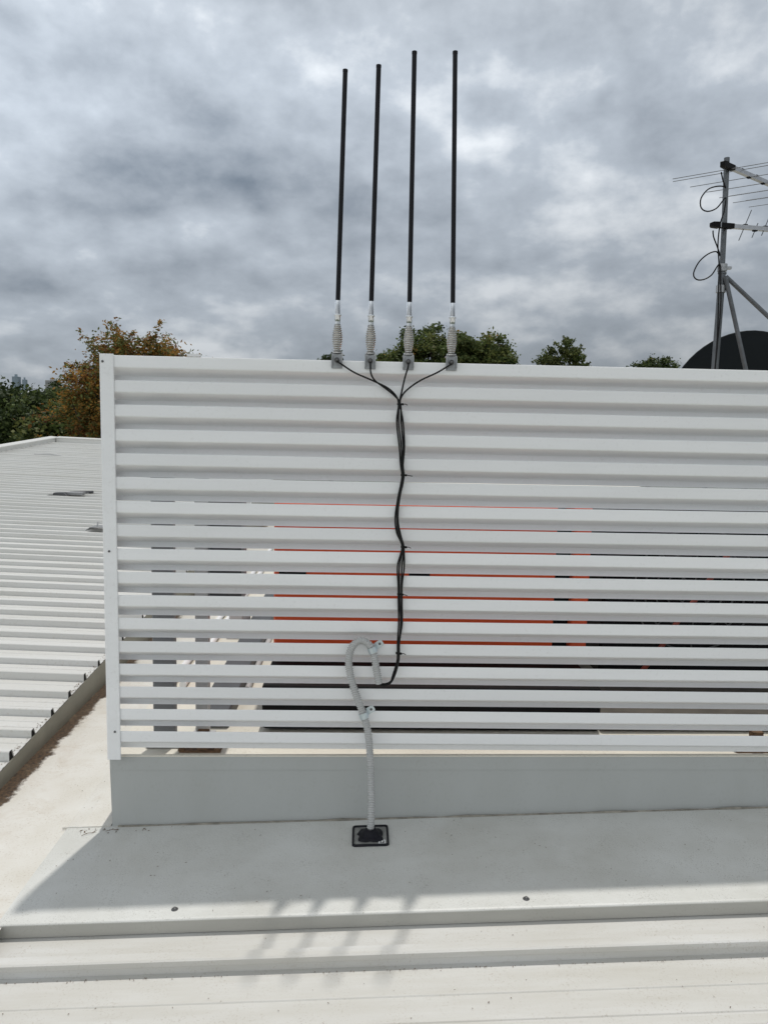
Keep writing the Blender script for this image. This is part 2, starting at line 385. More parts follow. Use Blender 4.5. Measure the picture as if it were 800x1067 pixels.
# ------------------------------------------------------------------ louvre screen
ZT=1.673; S=.0825; NS=17
scr=thing('louvre_screen','white horizontal louvre screen standing on the grey upstand','louvre screen',(2.1,0,.25))
XR=4.25
def add_post(x0,x1):
    p=MB()
    # folded angle: front flange with rounded corner and a return
    p.prism([(x0,0),(x1,0)],0,0.001,axis='y') if False else None
    prof=[(x0,-.0015),(x0+.003,-.0045),(x1-.002,-.0045),(x1,-.003),(x1,.0),(x0+.006,.0),(x0+.006,.052),(x0,.052)]
    vs=[];n=len(prof)
    for z in (.249,ZT+.004):
        vs+=[(a,b,z) for a,b in prof]
    p.add(vs,[(i,(i+1)%n,n+(i+1)%n,n+i) for i in range(n)]+[tuple(range(n-1,-1,-1)),tuple(range(n,2*n))])
    return p
po=add_post(-.001,.0465).build('post',M['slat'],scr)
def screw_front(x,z,par,y=-.0045,r=.0042):
    q=MB(); T=Matrix.Rotation(R(90),3,'X')
    q.lathe([(.0001,.0035),(r*.8,.0032),(r,.001),(r*1.05,-.001)],(x,y,z),12,mat=T)
    return q.build('screw',M['screw'],par)
for (x,z) in ((.010,1.651),(.020,1.003),(.028,.353)): screw_front(x,z,po)
p2=MB(); 
pr=add_post(XR,XR+.0475).build('post',M['slat'],scr)
for z in (1.65,1.0,.36): screw_front(XR+.03,z,pr)
# one louvre blade profile: upright face, soft bend, sloping back, stiff lip
def blade(i):
    z=ZT-i*S; t=.0016
    J=random.uniform(-.0007,.0007)
    pf=[(.010,-.0045),(.004,-.0008),(.0012,0.),(0,-.002),(0,-.0360),(.0008,-.0392),(.0035,-.0418),(.0085,-.0440),(.0500,-.0620),(.0535,-.0640),(.0552,-.0665),(.0575,-.0850),
        (.0591,-.0850),(.0570,-.0662),(.0548,-.0626),(.0510,-.0604),(.0100,-.0424),(.0050,-.0402),(.0026,-.0378),(.0018,-.0350),(.0018,-.0035),(.010,-.0060)]
    pf=[(a+.0008,b) for a,b in pf]
    o=MB()
    o.prism([(a,b+z) for a,b in pf],.0075,XR+.04,zf=lambda x,y:J*math.sin(x*2+i),nseg=20,smooth=False)
    return o
for i in range(NS):
    b=blade(i); b.build('slat',M['slat'],scr)
# brackets under the bottom slat
for x in (.312,2.39):
    z=ut(x)+.004
    q=MB(); q.box(x-.075,x+.075,.062,.115,z,z+.005); q.box(x-.012,x+.028,.075,.105,z+.005,z+.075); 
    fb=q.build('foot_bracket',M['rust'],scr)
    for dx in (-.068,.062):
        q=MB(); q.lathe([(.0,.026),(.006,.026),(.006,.012),(.011,.012),(.011,.004),(.014,.004),(.014,0)],(x+dx,.075,z+.004),8,smooth=False); q.build('bolt',M['rust'],fb)
# white strip lying on the top edge
q=MB(); q.prism([(.000,0),(.012,.002),(.014,.0085),(.002,.010)],.291,.332,zf=lambda x,y:ZT+.0008)
tag(q.build('plastic_strip',M['label']),'small white plastic strip lying on the top edge of the louvre screen','plastic strip')

# ------------------------------------------------------------------ whip antennas
def whip():
    t=thing('whip_antenna','leftmost of the four black whip antennas on the screen top','antenna',(0,0,0),'black whip antennas along the top of the screen')
    b=MB()
    b.bbox(-.0185,.0185,-.0030,.0005,-.0275,.0225,.0008)       # front plate
    b.bbox(-.0185,.0185,.0007,.040,.0190,.0228,.0010)          # shelf over the rail
    b.bbox(-.0185,-.0150,-.0170,-.0032,-.020,.0185,.0008); b.bbox(.0150,.0185,-.0170,-.0032,-.020,.0185,.0008)
    b.build('bracket',M['galv'],t)
    c=MB(); T=Matrix.Rotation(R(90),3,'X')
    c.lathe([(.0085,-.0005),(.0085,.009),(.0065,.009),(.0065,.014),(.0001,.014)],(0,-.003,.000),12,mat=T); c.build('connector',M['screw'],t)
    # barrel spring: stacked coils with a bulge in the middle
    s=MB(); prof=[]; z=.0232; n=0
    prof.append((.0165,z)); prof.append((.0165,z+.006)); z+=.006
    H=.082; NC=11
    for i in range(NC):
        u=i/(NC-1); rr=.0108+.0072*math.sin(math.pi*min(1,max(0,(u*.80+.06))))**1.2
        p=H/NC
        prof+=[(rr-.0028,z),(rr-.0009,z+p*.15),(rr,z+p*.42),(rr-.0004,z+p*.68),(rr-.0028,z+p*.92)]; z+=p
    prof+=[(.0112,z),(.0112,z+.008),(.0001,z+.008)]
    s.lathe(prof,(0,.004,0),22); s.build('spring',M['spring'],t)
    zz=z+.006
    f=MB(); f.lathe([(.0085,zz),(.0092,zz+.010),(.0092,zz+.030),(.0118,zz+.031),(.0118,zz+.037),(.0096,zz+.038),(.0098,zz+.080),(.0086,zz+.082)],(0,.004,0),20); f.build('ferrule',M['steel'],t)
    return t,zz+.078
w0,zr=whip()
rods=[(.798,1.6735,2.607,.0135),(.911,1.6735,2.625,.010),(1.0405,1.6735,2.671,-.003),(1.1875,1.6745,2.676,-.016)]
wl=['leftmost black whip antenna in the row on the screen top, shorter rod leaning slightly right',
    'second whip antenna from the left, cable dropping straight down from its base',
    'third whip antenna from the left, directly above the bundled cable drop',
    'rightmost black whip antenna, standing a little apart from the other three']
import copy as _c
whips=[w0]+[copy_tree(w0) for _ in range(3)]
for i,(x,zb,zt,lean) in enumerate(rods):
    o=whips[i]
    o.location=(x,-.0015,zb); o['label']=wl[i]
    q=MB(); L=zt-zb
    n=8; pts=[(lean*(k/n)**1.0,.004+.010*(k/n),zr+(L-zr)*k/n) for k in range(n+1)]
    q.tube(pts,[.0080]*9,14); q.tube([pts[-1],(lean*1.005,.0142,L+.008)],.0086,14)
    q.v=[tuple(Vector(p)+o.location) for p in q.v]
    # rods differ in length, so each is its own mesh
    q.build('rod',M['black'],o)

# ------------------------------------------------------------------ cables
bund=[(1.0135,1.529),(1.013,1.468),(1.016,1.386),(1.023,1.32),(1.031,1.287),(1.026,1.254),(1.019,1.203),(1.019,1.136),(1.026,1.086),(1.037,1.036),(1.034,.968),(1.029,.899),(1.028,.83),(1.026,.761),(1.027,.692),(1.029,.632),(1.022,.582),(1.002,.553),(.975,.5445)]
starts=[[(.798,1.668),(.812,1.660),(.857,1.633),(.92,1.607),(.972,1.583),(1.000,1.558)],
        [(.911,1.668),(.912,1.650),(.914,1.630),(.928,1.607),(.962,1.583),(.996,1.557)],
        [(1.0405,1.668),(1.038,1.650),(1.03,1.62),(1.020,1.572)],
        [(1.1875,1.668),(1.172,1.659),(1.138,1.638),(1.083,1.611),(1.040,1.580),(1.020,1.555)]]
clab=['black coaxial cable sweeping right from the leftmost whip antenna to the bundle',
      'black coaxial cable hanging straight down then right from the second whip antenna',
      'black coaxial cable running almost straight down from the third whip antenna',
      'black coaxial cable sweeping left from the rightmost whip antenna to the bundle']
ties=[1.529,1.287,1.036,.868,.655]
for ci in range(4):
    ph=random.uniform(0,6.28)
    pts=[]
    for j,(x,z) in enumerate(starts[ci]):
        pts.append((x,(-.018 if j==0 else -.022 if j==1 else -.012-.003*(ci%2)),z))
    for j,(x,z) in enumerate(bund):
        near=min(abs(z-t) for t in ties)
        sp=min(1.,near/.07)                          # strands part between the ties
        base=((-.0035,0),(.0033,-.001),(-.001,-.0062),(.002,.0035))[ci]
        ox=base[0]+sp*(.0100*math.sin(z*11+ph+ci*1.7)+(.006 if ci==3 else -.004 if ci==0 else 0))
        oy=base[1]-sp*.004*math.cos(z*13+ci*2.1)
        if z<.56: ox=base[0]*.5; oy=base[1]-.018; 
        elif z<.64: oy-=.010
        zz=z+(base[0]*1.0 if z<.57 else 0)
        pts.append((x+ox,-.0125+oy,zz))
    pts.append((.958,-.030+((ci%2)-.5)*.006,.556+(ci//2)*.006))
    pts.append((.954,-.030+((ci%2)-.5)*.006,.592+(ci//2)*.002))
    q=MB(); q.tube(smooth_path(pts,.008),.0029,8)
    tag(q.build('coaxial_cable',M['cable']),clab[ci],'cable','black cables from the antennas to the conduit')
tl=['topmost black cable tie where the four antenna cables meet','black cable tie with a long tail, second from the top of the cable bundle','black cable tie at the bulge halfway down the cable bundle','black cable tie on the bundle below its halfway bulge','lowest black cable tie just above where the bundle bends to the conduit']
def bx(z):
    for (xa,za),(xb,zb) in zip(bund,bund[1:]):
        if za>=z>=zb: return xa+(xb-xa)*(za-z)/(za-zb)
    return bund[0][0]
for i,z in enumerate(ties):
    x=bx(z); q=MB()
    pts=[(x+.0085*math.cos(a),-.0135+.0082*math.sin(a),z) for a in [k*math.pi/8 for k in range(17)]]
    n=len(pts); vs=[]; 
    for (a,b,c_) in pts: vs+=[(a,b,c_-.0026),(a,b,c_+.0026)]
    q.add(vs,[(2*k,2*k+2,2*k+3,2*k+1) for k in range(n-1)])
    q.bbox(x+.006,x+.0135,-.0235,-.016,z-.0035,z+.0035,.001)
    q.tube([(x+.013,-.020,z),(x+.020,-.022,z+.001*(-1)**i),(x+.027+.006*(i==1),-.022,z-.003)],.0014,6)
    tag(q.build('cable_tie',M['cable']),tl[i],'cable tie','cable ties on the antenna cables')

# ------------------------------------------------------------------ conduit, clips, pipe boot
cp=[(.963,-.030,.549),(.954,-.030,.592),(.9445,-.030,.644),(.930,-.030,.684),(.899,-.030,.704),(.870,-.030,.687),(.855,-.030,.643),(.860,-.030,.584),(.880,-.030,.514),(.906,-.030,.444),(.925,-.033,.381),(.934,-.040,.309),(.939,-.060,.235),(.9425,-.088,.150),(.9425,-.104,.095),(.941,-.110,.045)]
path=smooth_path(cp,.00125)
# resample evenly so the corrugations keep one pitch
d=[0]
for a,b in zip(path,path[1:]): d.append(d[-1]+(b-a).length)
tot=d[-1]; npt=int(tot/.00135); ev=[]; j=0
for k in range(npt+1):
    t=tot*k/npt
    while j<len(d)-2 and d[j+1]<t: j+=1
    u=(t-d[j])/max(1e-9,d[j+1]-d[j]); ev.append(path[j].lerp(path[j+1],u))
rad=[.0122+.0016*math.sin(k*2*math.pi/6) for k in range(len(ev))]
q=MB(); q.tube(ev,rad,14,cap=False)
q.tube(ev[:14],.0105,14,cap=False)
tag(q.build('conduit',M['conduit']),'grey corrugated plastic conduit looping up the louvres from the roof','conduit')
def clip(ia,label):
    # saddle half round the conduit, tab to the right with a screw
    p=Vector(ia); 
    k=min(range(len(ev)),key=lambda k:(ev[k]-p).length); t=(ev[k+4]-ev[k-4]).normalized()
    if t.z<0: t=-t
    u=Vector((0,-1,0)); u=(u-t*u.dot(t)).normalized(); w=t.cross(u)   # w points sideways
    if w.x<0: w=-w
    c=ev[k]
    T=thing('conduit_clip',label,'clip',c,'metal clips holding the conduit')
    q=MB(); n=16; vs=[]
    for s in (-.0105,.0105):
        for rr in (.0146,.0162):
            for i in range(n+1):
                a=math.pi*(-.08+1.16*i/n); vs.append(c+t*s+(w*math.cos(a)+u*math.sin(a))*rr)
    m=n+1; fs=[]
    for i in range(n):
        fs+=[(i,i+1,2*m+i+1,2*m+i),(m+i,3*m+i,3*m+i+1,m+i+1),(i,m+i,m+i+1,i+1),(2*m+i,2*m+i+1,3*m+i+1,3*m+i)]
    q.add(vs,fs); q.build('band',M['zinc'],T)
    q=MB(); back=-.0035
    n0=Vector((0,-1,0))
    a=c+w*.0150; a.y=back; b=c+w*.0370; b.y=back; b.z+=.006
    wt=(b-a).normalized(); tt=n0.cross(wt)
    if tt.z<0: tt=-tt
    vs=[]
    for yy in (0,-.0018):
        for (s1,s2) in ((0,-.0125),(0,.0125),(.022,.0125),(.0275,.008),(.0275,-.008),(.022,-.0125)):
            vs.append(a+wt*s1+tt*s2+Vector((0,yy,0)))
    q.add(vs,[(0,1,2,3,4,5),(11,10,9,8,7,6)]+[(i,6+i,6+(i+1)%6,(i+1)%6) for i in range(6)])
    # web from the band back to the tab
    e=c+w*.0148
    q.add([e+t*-.0105,e+t*.0105,a+tt*.0105+Vector((0,-.0018,0)),a-tt*.0105+Vector((0,-.0018,0))],[(0,1,2,3)])
    q.build('tab',M['zinc'],T)
    sp=a+wt*.0150
    screw_front(sp.x,sp.z,T,y=back-.0018,r=.0046)
clip((.936,-.030,.672),'upper metal conduit clip at the top of the conduit loop')
clip((.911,-.030,.432),'lower metal conduit clip on the straight run below the loop')

bt=thing('pipe_boot','square black pipe boot sealing the conduit where it enters the roof','pipe boot',(.941,-.117,fl(.941)))
def rrect(cx,cy,hx,hy,r,n=5):
    out=[]
    for (sx,sy,a0) in ((1,1,0),(-1,1,90),(-1,-1,180),(1,-1,270)):
        for i in range(n+1):
            a=R(a0+90*i/n); out.append((cx+sx*(hx-r)+r*math.cos(a),cy+sy*(hy-r)+r*math.sin(a)))
    return out
def lay(pts,h): return [(x,y,fl(x)+h) for x,y in pts]
C0=(.941,-.117)
A=rrect(*C0,.064,.066,.012); B=rrect(*C0,.0565,.0585,.008); n=len(A)
q=MB(); vs=lay(A,.001)+lay(rrect(*C0,.063,.065,.012),.0075)+lay(rrect(*C0,.058,.060,.009),.0080)+lay(B,.0025)
q.add(vs,[(k*n+i,k*n+(i+1)%n,(k+1)*n+(i+1)%n,(k+1)*n+i) for k in range(3) for i in range(n)],smooth=True); q.build('rim',M['rubber'],bt)
q=MB(); q.add(lay(B,.0028),[tuple(range(n))]); q.build('base_plate',M['plate'],bt)
q=MB()
# ragged dark skirt, then stepped cone
ang=[k*2*math.pi/28 for k in range(28)]
def blob(rx,ry,amp,h): return [(C0[0]+math.cos(a)*rx*(1-amp*math.cos(4*a)+amp*.5*math.sin(7*a)+amp*.3*math.cos(11*a)),C0[1]+math.sin(a)*ry*(1-amp*math.cos(4*a+.2)+amp*.3*math.sin(9*a)),0) for a in ang]
rings=[(.047,.046,.13,.0035),(.045,.044,.13,.0085),(.036,.036,.07,.011),(.030,.029,.03,.014),(.026,.025,0,.020),(.0225,.0225,0,.022),(.0175,.0175,0,.030),(.0135,.0135,0,.031)]
vs=[]
for (rx,ry,am,h) in rings: vs+=[(x,y,fl(x)+h) for x,y,_ in blob(rx,ry,am,h)]
m=28; q.add(vs,[(k*m+i,k*m+(i+1)%m,(k+1)*m+(i+1)%m,(k+1)*m+i) for k in range(len(rings)-1) for i in range(m)],smooth=True)
q.build('cone',M['rubber'],bt)
q=MB(); q.box(.9685,.9925,-.1735,-.146,.0034,.0040,zf=lambda x,y:fl(x)); st=q.build('sticker',M['label'],bt)
q=MB(); zf=lambda x,y:fl(x)
q.box(.974,.9775,-.168,-.152,.0042,.0045,zf=zf); q.box(.9795,.9875,-.168,-.164,.0042,.0045,zf=zf); q.box(.984,.9875,-.1635,-.152,.0042,.0045,zf=zf)
q.build('mark',M['black'],st)

# ------------------------------------------------------------------ behind the screen
cab=thing('plant_cabinet','orange metal plant cabinet on a black skid behind the louvres','cabinet',(1.2,.85,.25))
q=MB(); q.bbox(.522,1.735,.58,1.25,.44,1.128,.008); q.build('body',M['orange'],cab)
q=MB(); q.bbox(1.812,1.885,.58,1.25,.44,1.128,.008); tag(q.build('side_post',M['orange'],cab),'orange corner post of the cabinet')
q=MB(); q.box(1.737,1.810,.63,1.23,.44,1.105); q.build('recess',M['dark'],cab)
q=MB(); q.bbox(.515,1.855,.255,1.28,.262,.436,.006); q.build('skid',M['dark'],cab)
for (x0,x1,z0,z1) in ((.545,.66,.80,.845),(1.10,1.19,.79,.85)):
    q=MB(); q.box(x0,x1,.572,.5795,z0,z1)
    k=z0+.006
    while k<z1-.005: q.box(x0+.004,x1-.004,.566,.572,k,k+.004); k+=.012
    q.build('vent_grille',M['dark'],cab)
con=thing('condenser_unit','black condenser unit to the right of the orange cabinet behind the louvres','condenser',(2.7,.9,.28))
q=MB(); q.bbox(1.985,3.55,.70,1.35,.34,1.16,.012); q.build('body',M['dark'],con)
q=MB(); q.bbox(1.862,3.65,.26,.66,.262,.325,.006); q.build('deck_shade_slab',M['tan'],con)  # added slab, coloured to stand in for deck lying in shade
for x in (2.4,3.1):
    q=MB(); T=Matrix.Rotation(R(90),3,'X')
    for rr in (.08,.13,.18,.23,.28):
        q.tube([(x+rr*math.cos(a),.685,.75+rr*math.sin(a)) for a in [k*2*math.pi/28 for k in range(29)]],.004,5,cap=False)
    for a in range(8): q.tube([(x,.688,.75),(x+.29*math.cos(a*math.pi/4),.688,.75+.29*math.sin(a*math.pi/4))],.003,5)
    q.build('fan_grille',M['dgrey'],con)
for x in (2.05,3.45):
    q=MB(); q.box(x-.05,x+.05,.68,1.36,ut(x)+.006,.34); q.build('foot',M['mgrey'],con)
q=MB(); q.tube(smooth_path([(2.48,.55,.95),(2.42,.55,.86),(2.35,.55,.75),(2.27,.55,.64),(2.2,.57,.50),(2.1,.60,.34)],.03),.011,10)
tag(q.build('hose',M['hose']),'dull red hose slanting across the front of the black condenser unit','hose')
# posts, box, ducts and pipes on the left part of the deck
q=MB(); q.bbox(.129,.209,.12,.16,ut(.17)+.004,1.60,.004); q.bbox(.105,.233,.10,.18,ut(.17)+.0045,ut(.17)+.011,.002)
tag(q.build('support_post',M['mgrey']),'wide grey support post just behind the louvres near the left end','post',group='grey support posts behind the louvres')
q=MB(); q.bbox(.268,.318,.20,.24,ut(.29)+.004,1.56,.004); q.bbox(.25,.336,.18,.26,ut(.29)+.0045,ut(.29)+.011,.002)
tag(q.build('support_post',M['lgrey']),'narrow pale grey support post carrying the junction box behind the louvres','post',group='grey support posts behind the louvres')
t=thing('junction_box','grey junction box fixed to the narrow post behind the louvres','junction box',(.39,.22,.75))
q=MB(); q.bbox(.319,.452,.20,.28,.79,1.17,.008); q.build('body',M['mgrey'],t)
q=MB(); q.bbox(.327,.444,.190,.1995,.80,1.16,.003); q.build('lid',M['dgrey'],t)
q=MB(); q.prism([(.252,0),(.252,.060),(.258,.065),(.372,.065),(.378,.060),(.378,0)],.30,6.6,axis='y',zf=lambda x,y:ut(x)+.0045)
tag(q.build('cable_duct',M['dgrey']),'dark grey cable duct running back along the deck beside the orange cabinet','duct')
q=MB(); q.tube([(.392,.70,ut(.39)+.019),(.392,6.5,ut(.39)+.019)],.014,10)
tag(q.build('pipe',M['lgrey']),'pale pipe lying tight against the dark cable duct','pipe',group='pale pipes on the deck behind the louvres')
for x,l in ((.035,'left one of the two white pipes side by side near the deck edge'),(.092,'right one of the two white pipes side by side near the deck edge')):
    q=MB(); q.tube([(x,.75,ut(x)+.022),(x,7.5,ut(x)+.022)],.0165,10)
    for y in (1.2,2.6,4.0,5.4,6.8): q.tube([(x,y,ut(x)+.022),(x,y+.05,ut(x)+.022)],.021,10)
    tag(q.build('pipe',M['label']),l,'pipe',group='pale pipes on the deck behind the louvres')
q=MB(); q.bbox(.155,.235,1.6,1.9,ut(.2)+.0045,ut(.2)+.14,.006)
tag(q.build('floor_box',M['lgrey']),'low pale grey box on the deck between the pipes and the cable duct','box')

# ------------------------------------------------------------------ mast, TV antennas, dish
MX=3.124;MY=2.2
DK=ut(MX)+.004
ma=thing('antenna_mast','grey steel antenna mast rising behind the right end of the screen','mast',(MX-.02,MY,DK))
q=MB(); q.tube([(3.100,MY,DK),(3.124,MY,1.87),(3.129,MY,2.46)],.0215,14); q.tube([(3.129,MY,2.452),(3.130,MY,2.462)],.026,14); q.build('lower_tube',M['mast'],ma)
q=MB(); q.tube([(3.1285,MY,2.40),(3.122,MY,2.75),(3.110,MY,3.150)],.0165,14); q.build('upper_tube',M['mast'],ma)
for z,x in ((2.49,3.128),(2.36,3.128)):
    q=MB(); q.tube([(x,MY,z-.022),(x,MY,z+.022)],.029,12); q.box(x+.02,x+.055,MY-.012,MY+.012,z-.008,z+.008)
    q.build('clamp',M['galv'],ma)
for pts in ([(3.150,MY-.01,2.435),(4.43,MY+.0,1.385),(5.72,MY+.0,.335)],[(3.137,MY-.03,2.43),(3.306,MY-.03,1.871),(3.785,MY-.03,.30)]):
    q=MB(); q.tube(pts,.0135,10); q.build('brace',M['mast'],ma)
q=MB(); q.bbox(3.03,3.17,MY-.07,MY+.07,DK,DK+.012,.003); q.build('base_plate',M['galv'],ma)

def unit(v): return Vector(v).normalized()
def yagi(name,label,c,bd,ed,n,gap,lens,back,cap_col,trad,br):
    bd=unit(bd); ed=unit(ed); c=Vector(c)
    t=thing(name,label,'tv antenna',c)
    q=MB(); up=bd.cross(ed).normalized()
    # square section boom
    a=c-bd*back; e=c+bd*(gap*n+.1); sd=bd.cross(Vector((0,0,1))).normalized(); uz=sd.cross(bd)
    vs=[]
    for pnt in (a,e):
        for (i,j) in ((-1,-1),(1,-1),(1,1),(-1,1)): vs.append(pnt+sd*i*br+uz*j*br)
    q.add(vs,[(3,2,1,0),(4,5,6,7)]+[(i,(i+1)%4,4+(i+1)%4,4+i) for i in range(4)]); q.build('boom',M['alu'],t)
    q=MB(); vs=[]
    for pnt,k in ((a-bd*.030,.5),(a-bd*.018,.85),(a+bd*.03,.95)):
        for (i,j) in ((-1,-1),(1,-1),(1,1),(-1,1)): vs.append(pnt+sd*i*br*1.5*k+uz*j*br*1.5*k)
    q.add(vs,[(3,2,1,0),(8,9,10,11)]+[(o+i,o+(i+1)%4,o+4+(i+1)%4,o+4+i) for o in (0,4) for i in range(4)]); q.build('end_cap',M['dark'],t)
    q=MB(); 
    for s in (-1,1):
        vs=[]
        for pnt in (c-bd*.045,c+bd*.045):
            for (i,j) in ((-1,-1),(1,-1),(1,1),(-1,1)): vs.append(pnt+sd*i*br*1.3+uz*j*br*1.15)
    q.add(vs,[(3,2,1,0),(4,5,6,7)]+[(i,(i+1)%4,4+(i+1)%4,4+i) for i in range(4)]); q.build('clamp',M['dark'],t)
    for k in range(n):
        L=lens(k); p=c+bd*(gap*k+.06*(k>0))
        e_=MB(); off=uz*(br*1.05)*(1 if k%2 else -1)
        e_.tube([p+off-ed*L,p+off+ed*L],trad,7); eo=e_.build('element',M['mast'],t)
        i_=MB(); vs=[]
        for pnt in (p-bd*.013,p+bd*.013):
            for (i,j) in ((-1,-1),(1,-1),(1,1),(-1,1)): vs.append(pnt+off*1.0+sd*i*br*.75+uz*j*.006)
        i_.add(vs,[(3,2,1,0),(4,5,6,7)]+[(i,(i+1)%4,4+(i+1)%4,4+i) for i in range(4)]); i_.build('insulator',M['dark'],eo)
    return t
yagi('vhf_antenna','upper TV antenna on the mast with long thin parallel elements',(3.115,MY-.035,3.085),(.80,.66,.045),(.78,-.62,.0),11,.105,lambda k:(.34,.42,.36,.40,.33,.40,.36,.34,.36,.32,.34)[k],.075,None,.0022,.0125)
yagi('uhf_antenna','lower TV antenna on the mast with short upright elements',(3.122,MY-.035,2.735),(.97,.24,.02),(.38,.12,.92),14,.075,lambda k:(.03,.105,.05,.06,.10,.05,.10,.06,.10,.09,.09,.09,.09,.09)[k],.088,None,.0028,.0125)
# coax on the mast
def coax(pts,label,r=.0042):
    q=MB(); q.tube(smooth_path(pts,.012),r,7); tag(q.build('coaxial_cable',M['cable']),label,'cable')
yy=MY-.045
loop1=[(3.06,yy,3.05),(3.075,yy,3.00),(3.095,yy,2.955),(3.085,yy,2.965),(3.04,yy,2.965),(2.985,yy,2.945),(2.945,yy,2.89),(2.950,yy,2.835),(2.99,yy,2.815),(3.045,yy,2.835),(3.085,yy,2.885),(3.10,yy,2.90),(3.095,yy,2.82),(3.075,yy,2.74),(3.07,yy,2.62),(3.085,yy,2.50),(3.093,yy,2.35),(3.105,yy,2.05),(3.10,yy,1.6),(3.085,yy,DK+.01)]
coax(loop1,'black cable hanging in a round loop beside the mast between the two TV antennas')
loop2=[(3.03,yy-.008,2.70),(3.035,yy-.008,2.665),(3.065,yy-.008,2.60),(3.085,yy-.008,2.55),(3.06,yy-.008,2.575),(3.01,yy-.008,2.56),(2.955,yy-.008,2.51),(2.925,yy-.008,2.44),(2.945,yy-.008,2.405),(2.99,yy-.008,2.405),(3.04,yy-.008,2.435),(3.085,yy-.008,2.50),(3.098,yy-.008,2.40),(3.11,yy-.008,2.2),(3.10,yy-.008,1.7),(3.095,yy-.008,DK+.01)]
coax(loop2,'black cable hanging in a loop beside the mast below the lower TV antenna')

ds=thing('satellite_dish','large dark satellite dish seen from behind to the right of the mast','satellite dish',(3.56,2.72,ut(3.5)))
q=MB(); rim=.53; dep=.11
T=Matrix.Rotation(R(-90+14),3,'X')     # bowl opens away from the screen, tipped up
T=Matrix.Rotation(R(-76),3,'X')
prof=[(.001,0)]+[(rim*k/10,dep*(k/10)**2) for k in range(1,11)]+[(rim+.008,dep+.002),(rim+.010,dep+.010),(rim+.002,dep+.014)]+[(rim*k/10,dep*(k/10)**2+.004) for k in range(10,0,-1)]
cD=Vector((3.575,2.62,1.615))
q.lathe(prof,tuple(cD),56,mat=T); q.build('reflector',M['dish'],ds)
q=MB(); q.bbox(3.50,3.62,2.52,2.64,1.60,1.78,.01); q.tube([(3.56,2.58,1.62),(3.56,2.56,.9),(3.56,2.56,ut(3.56)+.005)],.03,12); q.build('stand',M['mast'],ds)
q=MB(); q.tube([(3.56,2.75,1.36),(3.56,3.1,1.42),(3.56,3.35,1.62)],.012,8); q.lathe([(.03,0),(.035,.05),(.02,.08),(.001,.08)],(3.56,3.33,1.62),12); q.build('feed_arm',M['mast'],ds)

# ------------------------------------------------------------------ trees
def crown_mesh(name,lobes,nclump,leaves,leaf,mats,weights,parent,cr=.55,shell=.5,flat=.75,elong=1.6,spray=0.):
    cl=[]; vol=np.array([l[3]*l[4]*l[5] for l in lobes])**.75; pr=vol/vol.sum()
    for _ in range(nclump):
        l=lobes[RNG.choice(len(lobes),p=pr)]
        d=RNG.normal(size=3); d/=np.linalg.norm(d)
        if d[2]<-.35: d[2]*=-.6
        rr=shell+(1-shell)*RNG.random()**.6
        rr*=1+.10*math.sin(d[0]*5+l[0])*math.cos(d[1]*4+d[2]*6)
        cl.append((np.array(l[:3])+d*np.array(l[3:6])*rr,d))
    V=[];MI=[]
    W=np.cumsum(np.array(weights)/sum(weights))
    for (c,d) in cl:
        n=int(leaves*RNG.uniform(.5,1.4)); s=cr*RNG.uniform(.55,1.25)
        base=RNG.random()
        if spray and RNG.random()<spray:
            # twig: leaves strung along a line pointing outward
            u=RNG.random(n)[:,None]; dirv=d+RNG.normal(size=3)*.35; dirv/=np.linalg.norm(dirv)
            off=dirv*u*s*1.6+RNG.normal(size=(n,3))*s*.16
        else:
            off=RNG.normal(size=(n,3))*s*np.array([.5,.5,.5*flat])
        P=c+off
        a=RNG.normal(size=(n,3)); a[:,2]*=.6; a/=np.linalg.norm(a,axis=1)[:,None]
        b=np.cross(a,RNG.normal(size=(n,3))); b/=np.linalg.norm(b,axis=1)[:,None]
        L=leaf*RNG.uniform(.6,1.35,n)[:,None]; w=L/elong
        q=np.stack([P-a*L*.5,P+b*w*.5+a*L*.05,P+a*L*.5,P-b*w*.5+a*L*.05],1)
        V.append(q.reshape(-1,3))
        t=np.clip(base*.7+RNG.random(n)*.45-.07,0,.999); MI.append(np.searchsorted(W,t))
    V=np.concatenate(V); MI=np.concatenate(MI).clip(0,len(mats)-1)
    V=V-np.array(parent_world(parent))
    me=bpy.data.meshes.new(name); nf=len(V)//4
    me.vertices.add(len(V)); me.vertices.foreach_set('co',V.astype(np.float32).ravel())
    me.loops.add(nf*4); me.loops.foreach_set('vertex_index',np.arange(nf*4,dtype=np.int32))
    me.polygons.add(nf); me.polygons.foreach_set('loop_start',np.arange(0,nf*4,4,dtype=np.int32))
    try: me.polygons.foreach_set('loop_total',np.full(nf,4,dtype=np.int32))
    except Exception: pass
    for m in mats: me.materials.append(m)
    me.polygons.foreach_set('material_index',MI.astype(np.int32)); me.update(calc_edges=True)
    o=bpy.data.objects.new(name,me); COL.objects.link(o); o.parent=parent
    return cl
